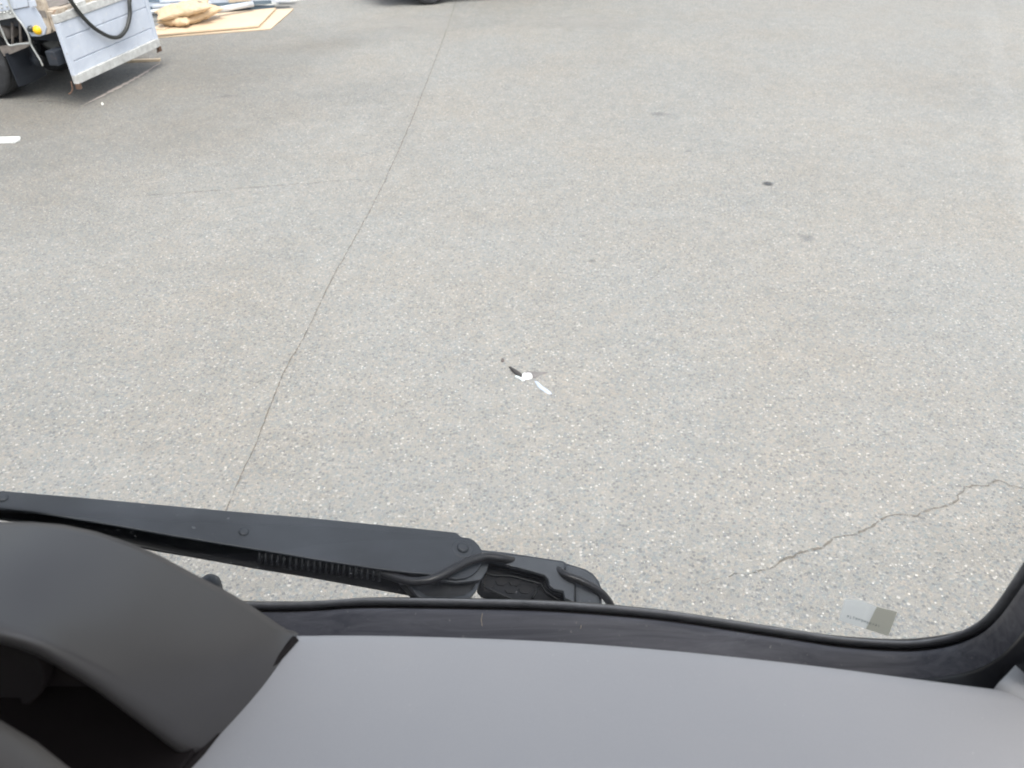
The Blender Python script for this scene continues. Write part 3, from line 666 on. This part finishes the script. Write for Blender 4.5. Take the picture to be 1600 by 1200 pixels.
for k, (u, v) in enumerate([(2, 6), (3, 12), (11, 10), (2, 20), (7, 20), (12, 18), (17, 21)]):
    bm = bmesh.new(); lathe(bm, on_side(u, v, -.013), -TG, [(0, .010), (.008, .009), (.010, 0)], 8); obj('bolt', bm, M['steel'], truck)
def lamp(u, v, r, m):
    bm = bmesh.new(); lathe(bm, on_side(u, v, -.001), -TG, [(0, r*1.1), (.012, r*1.1), (.014, r), (.028, r*.85), (.036, r*.45), (.038, 0)], 20); return obj('marker_lamp', bm, m, truck, True)
lamp(49, 45, .026, M['lampblk'])['label'] = 'small black marker lamp'; lamp(59, 47, .036, M['yellow'])['label'] = 'round amber marker lamp'
# chassis rails, beam, underrun box, axle
bm = bmesh.new()
for wv in (.36, WID-.36): box(bm, TL(2.2, wv, .60), TF*2.15, TG*.035, Z*.09)
for s in (.15, .9, 1.7, 2.6): box(bm, TL(s, WID/2, .60), TF*.03, TG*(WID/2-.36), Z*.07)
obj('chassis_rail', bm, M['chassis'], truck)
bm = bmesh.new(); box(bm, TL(.9, WID/2, .72), TF*.85, TG*(WID/2-.10), Z*.035); obj('subframe', bm, M['chassis'], truck)
side_poly('side_beam', [(-120, 105), (-120, 92), (0, 73), (40, 66), (48, 70), (40, 75), (8, 88)], .04, M['beam'], w=.06)
bm = bmesh.new(); c = on_plane(90, 88, TL(.12, 0, 0), TF); box(bm, c, TF*.05, TG*.085, Z*.065); obj('tail_lamp_box', bm, M['chassis'], truck, bevel=.01)
bm = bmesh.new(); cc = on_side(12, 48, .22); lathe(bm, cc+TG*.05, -TG, [(0, .07), (.1, .07), (.12, .05), (.12, .0)], 20); obj('air_tank', bm, M['beam'], truck, True)
bm = bmesh.new()
for (a, b) in (((19, 35), (20, 78)), ((31, 33), (33, 75))): tube(bm, [on_side(*a, .10), on_side(*b, .10)], .012, 8)
obj('hanging_stay', bm, M['beam'], truck, True)
bm = bmesh.new(); tube(bm, smooth_path([on_side(u, v, -.04) for u, v in [(11, -8), (16, 10), (26, 27), (35, 38), (44, 54), (47, 66), (42, 68), (28, 69), (15, 71), (9, 62), (3, 48), (-3, 34), (-8, 20)]], 4), .009, 8); obj('step_loop', bm, M['steel'], truck, True)
bm = bmesh.new(); tube(bm, smooth_path([on_side(u, v, -.035) for u, v in [(47, 67), (52, 76), (58, 86), (63, 94), (67, 103)]], 4), .008, 8); obj('hanging_wire', bm, M['steel'], truck, True)
# mud flap (faces rearwards, behind the near wheel)
fs = (on_side(20, 125, .05)-T0).dot(TF)-.06
def rear_poly(name, px, depth, m, s, parent=truck, bevel=.003):
    bm = bmesh.new(); prism(bm, [on_plane(u, v, T0+TF*s, TF) for u, v in px], TF*depth); return obj(name, bm, m, parent, bevel=bevel)
rear_poly('mud_flap', [(8, 84), (30, 136), (52, 128), (73, 117), (64, 92), (56, 70)], .008, M['flap'], fs)
# wheels
def wheel(s, w, sg):
    c = TL(s, w, .345); bm = bmesh.new(); prof = [(-.085, .20), (-.095, .26), (-.092, .315), (-.078, .338), (-.05, .345), (-.046, .337), (-.040, .337), (-.036, .345), (-.004, .346), (-.002, .338), (.004, .338), (.006, .346), (.036, .345), (.040, .337), (.046, .337), (.05, .345), (.078, .338), (.092, .315), (.095, .26), (.085, .20)]
    lathe(bm, c, TG*sg, prof, 48); t = obj('tyre', bm, M['tyre'], None, True)
    bm = bmesh.new(); lathe(bm, c, TG*sg, [(-.08, .205), (-.06, .19), (-.03, .17), (-.02, .12), (-.05, .08), (-.055, .0)], 32); r = obj('rim', bm, M['rim'], None, True)
    e = bpy.data.objects.new('wheel', None); C.objects.link(e); e.location = c; e.parent = truck; e.matrix_parent_inverse = parent_world(truck).inverted()
    for o in (t, r): o.parent = e; o.matrix_parent_inverse = parent_world(e).inverted()
ws = (on_side(20, 120, .05)-T0).dot(TF)+.355
for s in (ws, ws+2.35):
    wheel(s, .12, 1); wheel(s, WID-.12, -1)
wheel(ws, .33, 1); wheel(ws, WID-.33, -1)
bm = bmesh.new(); tube(bm, [TL(ws, .1, .345), TL(ws, WID-.1, .345)], .05, 16); lathe(bm, TL(ws, WID/2, .345), TF, [(-.15, .02), (-.1, .12), (0, .15), (.1, .12), (.15, .02)], 20); obj('rear_axle', bm, M['chassis'], truck, True)
bm = bmesh.new(); lathe(bm, TL(.62, .30, .33), Z, [(-.06, .0), (-.06, .05), (.02, .06), (.05, .03), (.2, .03)], 16); obj('shackle', bm, M['chassis'], truck, True)
# cab (beyond the left border of the picture)
M['cab'] = mat('white_cab_paint', (.62, .63, .64), .3, var=.03)
bm = bmesh.new(); prof = [(3.25, .62), (4.7, .55), (4.82, .75), (4.78, 1.2), (4.45, 1.95), (4.3, 2.02), (3.4, 2.02), (3.25, 1.95)]
prism(bm, [TL(s, .0, z) for s, z in prof], TG*WID); cab = obj('cab', bm, M['cab'], truck, bevel=.05)
for wv, sg in ((-.004, -1), (WID+.004, 1)):
    bm = bmesh.new(); prism(bm, [TL(s, wv, z) for s, z in [(3.65, 1.22), (4.6, 1.22), (4.38, 1.82), (3.65, 1.82)]], TG*sg*.006); obj('side_window', bm, M['lampblk'], cab)
bm = bmesh.new(); q = [TL(4.768, .1, 1.25), TL(4.768, WID-.1, 1.25), TL(4.50, WID-.14, 1.86), TL(4.50, .14, 1.86)]; prism(bm, q, TF*.012+Z*.006); obj('windscreen', bm, M['lampblk'], cab)
bm = bmesh.new(); box(bm, TL(4.83, WID/2, .55), TF*.05, TG*(WID/2), Z*.09); obj('bumper', bm, M['lampblk'], cab, bevel=.02)
# cab guard
bm = bmesh.new()
for wv in (.05, WID-.05): tube(bm, [TL(3.1, wv, gtop), TL(3.1, wv, 1.9)], .025, 8)
for z in (1.2, 1.55, 1.9): tube(bm, [TL(3.1, .05, z), TL(3.1, WID-.05, z)], .02, 8)
obj('cab_guard', bm, M['steel'], truck)
# black hose hanging over the tailgate
def onr(u, v, s=-.05): return on_plane(u, v, T0+TF*s, TF)
hp = [TL(.5, .55, gtop+.25), TL(.2, .50, gtop+.20), onr(101, -14, -.02), onr(110, 0), onr(118, 12), onr(130, 27), onr(145, 42), onr(160, 52), onr(172, 57.5), onr(182, 58.5), onr(190, 55), onr(197, 46), onr(201, 34), onr(203, 20), onr(202, 5), onr(199, -10, -.02), TL(.25, 1.15, gtop+.18), TL(.6, 1.1, gtop+.06)]
bm = bmesh.new(); tube(bm, smooth_path(hp, 6), .019, 12)
tag(obj('rubber_hose', bm, mat('black_hose', (.028, .030, .028), .5), smooth=True), 'thick black rubber hose looped over the silver tailgate', 'hose')

# ================= loose material beyond the truck =================
M['ply'] = mat('pale_plywood', (.62, .49, .35), .6, var=.06, scale=3, spots=((.56, .42, .28), 9, .6, .8))
M['wood'] = mat('raw_timber', (.55, .44, .31), .65, var=.12, scale=12)
M['white_board'] = mat('white_coated_board', (.80, .81, .79), .4, var=.02)
M['kraft'] = mat('cream_sack_paper', (.60, .46, .30), .65, var=.08, scale=5, spots=((.46, .32, .19), 7, .6, .75), bump=(16, .9, .03))
M['ink'] = mat('dark_printing', (.14, .13, .12), .7)
def sheet(label, px, z, th, left_ext, m=None):
    # px: lower-left, lower-right, upper-right, upper-left
    P = [on_z(u, v, z) for u, v in px]; P[0] = P[0]+(P[0]-P[1]).normalized()*left_ext; P[3] = P[3]+(P[3]-P[2]).normalized()*left_ext
    bm = bmesh.new(); prism(bm, P, (0, 0, -th)); cen = sum(P, Vector())/4; cen.z = z-th
    return tag(obj('plywood_sheet', bm, m or M['ply'], bevel=.001, origin=cen), label, 'plywood sheet', 'plywood sheets lying on the ground')
sheet('lower sheet of pale plywood, its right corner sticking out from under another', [(255, 57), (423, 44.5), (459, 13), (330, 22)], .016, .014, .25)
sheet('upper sheet of pale plywood carrying the paper sacks', [(252, 53), (404, 40), (431, 12), (306, 24)], .045, .018, .25)
def sack(name, label, c, lx, ly, h, rz, tilt=(0, 0), marks=(), seed=1):
    rnd = random.Random(seed); bm = bmesh.new(); nx, ny = 44, 32; ph = [rnd.uniform(0, 6) for _ in range(8)]
    def P(a, b, sgn):
        ex = 1-abs(a)**2.6; ey = 1-abs(b)**2.2; t = max(0, ex*ey)**.62
        wr = .12*math.sin(9*a+4*b+ph[0])+.10*abs(math.sin(6*b-5*a+ph[1]))+.12*math.sin(15*a+5*b+ph[2])*abs(b)+.10*math.sin(17*b+ph[3])*abs(a)
        x = a*lx*(1-.10*(1-abs(b)**3)+.02*math.sin(5*b+ph[4])); y = b*ly*(1-.14*(1-abs(a)**4)+.03*math.sin(6*a+ph[5]))
        return Vector((x, y, h/2+sgn*h/2*t*(1+wr) if t > 0 else h/2))
    top = [[P(-1+2*i/nx, -1+2*j/ny, 1) for i in range(nx+1)] for j in range(ny+1)]; bot = [[P(-1+2*i/nx, -1+2*j/ny, -1) for i in range(nx+1)] for j in range(ny+1)]
    grid(bm, top); grid(bm, bot); bmesh.ops.remove_doubles(bm, verts=bm.verts[:], dist=.0008)
    o = obj(name, bm, M['kraft'], smooth=True); o.location = c; o.rotation_euler = (tilt[0], tilt[1], rz)
    tag(o, label, 'sack', 'paper sacks heaped on the plywood')
    for (a, b, w_, h_) in marks:      # printed blocks laid on the curved paper
        bm = bmesh.new()
        for r in range(2):
            for q in range(3):
                aa = a+q*w_/3; bb = b+r*h_/2; rows = []
                rows = [[P(aa+w_*.26*i/3, bb+h_*.36*j/3, 1)+Vector((0, 0, .002)) for i in range(4)] for j in range(4)]; grid(bm, rows)
        mo = obj('printed_mark', bm, M['ink']); mo.parent = o
    return o
sA = on_z(277, 41, .046); sack('paper_sack', 'cream paper sack underneath, lowest and farthest left of the heap', sA+Vector((0, .02, 0)), .21, .13, .12, -.15, seed=3)
sB = on_z(313, 34, .046); sack('paper_sack', 'cream paper sack with dark printing leaning at the right of the heap', sB+Vector((.02, .03, .02)), .30, .13, .13, .85, (0, -.16), ((.25, -.25, .30, .55),), seed=4)
sC = on_z(289, 21, .17); sack('paper_sack', 'wrinkled cream paper sack lying on top of the two others', sC+Vector((0, 0, -.02)), .36, .19, .14, .42, (.08, -.13), ((.62, -.5, .14, .6),), seed=5)
def plank(name, label, a, b, wid, th, z, m, cat, group=None):
    a = on_z(*a, z); b = on_z(*b, z); d = (b-a).normalized(); s = Vector((-d.y, d.x, 0)); c = (a+b)/2; bm = bmesh.new()
    box(bm, c+Z*(th/2), (b-a)/2, s*wid/2, Z*th/2); return tag(obj(name, bm, m, bevel=.0015, origin=c), label, cat, group)
plank('cardboard_flap', 'pale board scrap on edge of the plywood behind the tailgate', (247, 47), (266, 35), .16, .012, .046, M['ply'], 'board')
plank('timber_strip', 'thin raw timber strip on the ground under the tailgate', (178, 98), (251, 95), .05, .025, 0.0, M['wood'], 'timber')
# white board at the left border with a slanted end
bm = bmesh.new(); pp = [on_z(u, v, .02) for u, v in [(-90, 216), (-90, 224), (22, 220.5), (31, 216), (31, 213)]]; prism(bm, pp, (0, 0, -.018))
tag(obj('white_board', bm, M['white_board'], bevel=.001, origin=pp[0]), 'narrow bright white board lying flat at the left edge near the wheel', 'board')
plank('white_pipe', 'long slim white strip pointing right beyond the plywood', (392, 13), (492, -4), .05, .03, .0, M['white_board'], 'strip')
plank('short_timber', 'short yellowish timber offcut at the top behind the steel lengths', (358, 3), (392, 1), .14, .04, .12, M['ply'], 'timber')
# galvanised channels and pipes in a loose heap
gm = [mat('galvanised_steel_blue', (.36, .44, .54), .4, .2, var=.2, scale=7), mat('galvanised_steel_pale', (.60, .64, .69), .4, .1, var=.1, scale=7), mat('steel_dark_blue', (.13, .18, .23), .45, .3, var=.2, scale=6)]
rnd = random.Random(12)
base = on_z(300, 10, 0)
def channel(c, L, wd_, ht, rz, rx, m):
    bm = bmesh.new(); d = Vector((1, 0, 0)); s = Vector((0, 1, 0))
    box(bm, (0, 0, .0015), d*L/2, s*wd_/2, Z*.0015); box(bm, (0, wd_/2-.0015, ht/2+.003), d*L/2, s*.0015, Z*ht/2); box(bm, (0, -wd_/2+.0015, ht/2+.003), d*L/2, s*.0015, Z*ht/2)
    o = obj('steel_channel', bm, m); o.location = c; o.rotation_euler = (rx, 0, rz); return o
GL = 'galvanised steel channel lying in the loose heap behind the plywood'
for k in range(26):
    u = 235+rnd.random()*150; v = 17-rnd.random()*26; z = rnd.uniform(.0, .10)
    if u > 340: v = min(v, 14)
    o = channel(on_z(u, v, z), rnd.uniform(.7, 1.7), rnd.uniform(.05, .11), rnd.uniform(.02, .05), rnd.uniform(-.12, .30), rnd.choice((0, math.pi, 0, .4)), gm[k % 3]); tag(o, GL, 'steel channel', 'steel channels in a loose heap')
    if z > .02 and False: pass
for k, (a, b, r) in enumerate([((238, 11), (330, 5), .03), ((330, 17), (395, 6), .035), ((250, 4), (350, -4), .03), ((225, 20), (262, 15), .025)]):
    p = on_z(*a, .13); q = on_z(*b, .13); bm = bmesh.new(); tube(bm, [p, q], r, 12); c = (p+q)/2; o = obj('steel_pipe', bm, gm[1], smooth=False, origin=c)
    tag(o, ['pale steel pipe just behind the topmost sack', 'pale steel pipe to the right of the sacks', 'farthest pale steel pipe of the heap', 'short pale steel pipe against the tailgate edge'][k], 'pipe', 'steel pipes on the heap')

# ================= parked van at the top edge: only its tyre and underside shade show =================
V0 = on_z(672, 8, 0)
van = thing('parked_van', 'dark vehicle at the top edge, only the bottom of its front tyre showing', 'van', V0)
M['van'] = mat('dark_van_paint', (.05, .055, .07), .25, var=.03)
bm = bmesh.new(); X = V0.x; Y0 = V0.y
prof = [(-a_, z_) for a_, z_ in [(-3.1, .30), (.55, .30), (.70, .5), (.68, .85), (.35, 1.0), (-.25, 1.7), (-.5, 1.78), (-3.0, 1.78), (-3.2, 1.6), (-3.2, .5)]]
prism(bm, [Vector((X+a, Y0-.04, z)) for a, z in prof], (0, 1.62, 0)); vb = obj('body', bm, M['van'], van, bevel=.06)
bm = bmesh.new(); prism(bm, [Vector((X+a, Y0-.046, z)) for a, z in [(2.9, 1.05), (-.1, 1.05), (.32, 1.62), (2.9, 1.62)]], (0, .012, 0)); obj('side_window', bm, M['lampblk'], vb)
bm = bmesh.new(); prism(bm, [Vector((X+a, Y0-.052, z)) for a, z in [(.95, .4), (.93, .4), (.93, 1.6), (.95, 1.6)]], (0, .012, 0)); obj('door_gap', bm, M['black'], vb)
for dx in (0, 2.45):
    for y, sg in ((Y0, 1), (Y0+1.4, -1)):
        c = Vector((X+dx, y+.09, .30)); bm = bmesh.new()
        lathe(bm, c, (0, sg, 0), [(-.08, .17), (-.095, .22), (-.092, .27), (-.075, .295), (0, .30), (.075, .295), (.092, .27), (.085, .17)], 40); t = obj('wheel', bm, M['tyre'], van, True)
        bm = bmesh.new(); lathe(bm, c, (0, sg, 0), [(-.075, .175), (-.06, .16), (-.04, .1), (-.07, .05), (-.07, 0)], 24); obj('rim', bm, M['rim'], t, True)
bm = bmesh.new(); prism(bm, [Vector((X+a, Y0+.12, .22)) for a in (-.4, 2.9)]+[Vector((X+a, Y0+1.4, .22)) for a in (2.9, -.4)], (0, 0, .08)); obj('underbody', bm, M['chassis'], van)
van.rotation_euler.z = math.radians(18)

# ================= litter in the middle of the yard =================
def blob(name, label, u, v, px, h, m, cat, z=.0):
    P = [on_z(a, b, z+.001) for a, b in px]; rnd = random.Random(hash(len(px)) + int(u)); bm = bmesh.new(); c = sum(P, Vector())/len(P)
    P = smooth_path(P+[P[0]], 3)[:-1]
    rows = [P]
    for s, hh_ in ((.92, .6), (.7, .95), (.4, 1.0), (.12, .8), (.01, .78)): rows.append([c+(p-c)*s+Z*(h*hh_*rnd.uniform(.8, 1.15)) for p in P])
    rows[0] = [Vector((p.x, p.y, z)) for p in P]
    grid(bm, rows, closed_u=True); o = obj(name, bm, m, origin=c); return tag(o, label, cat)
mw = mat('crumpled_white_paper', (.88, .88, .89), .6, var=.02); mb = mat('pale_blue_tape', (.44, .50, .60), .5, var=.08, scale=60, spots=((.25, .25, .25), 80, .62, .7)); mk = mat('black_twig_rubber', (.045, .042, .040), .8, var=.3, scale=50); mg = mat('grey_flattened_rag', (.17, .16, .155), .9, var=.15, scale=40)
blob('paper_scrap', 'small bright white paper scrap in the middle of the asphalt', 823, 589, [(815, 588), (818, 585.5), (824, 585), (830, 586), (832, 589.5), (828, 592), (820, 593), (815, 591)], .018, mw, 'paper')
blob('plastic_scrap', 'flat pale blue-white plastic scrap just left of the white paper', 810, 589, [(805, 586.5), (812, 588), (820, 593), (817, 595), (810, 591), (805, 589)], .004, mat('pale_green_plastic', (.62, .70, .70), .4), 'litter')
blob('tape_strip', 'torn pale blue strip pointing down to the right of the white paper', 848, 605, [(835, 595), (840, 596.5), (848, 604), (857, 610), (862, 615), (856, 615), (847, 609.5), (841, 605)], .004, mb, 'litter')
blob('dark_rag', 'dark flattened scrap behind the white paper, tapering to the right', 838, 585, [(818, 583), (826, 580.5), (838, 582), (856, 582), (842, 587), (835, 591), (828, 587)], .007, mg, 'litter')
bm = bmesh.new(); p = [on_z(*q, .008) for q in [(796, 573), (803, 579), (810, 584), (816, 588)]]; tube(bm, p, [.004, .011, .012, .008], 8)
tag(obj('black_stick', bm, mk, smooth=True, origin=p[1]), 'short black stick ending at the white paper scrap', 'stick')
blob('brown_pebble', 'tiny brown lump above and left of the black stick', 785, 564, [(783, 562), (787, 561.5), (788, 564), (786, 566), (783, 565)], .012, mat('brown_lump', (.13, .11, .105), .8), 'pebble')
blob('pebble', 'lone pale pebble on the asphalt in front of the tailgate', 160, 163, [(158, 162), (161, 161.6), (162, 163.4), (159, 164)], .014, mat('pale_pebble', (.7, .68, .62), .8), 'pebble')
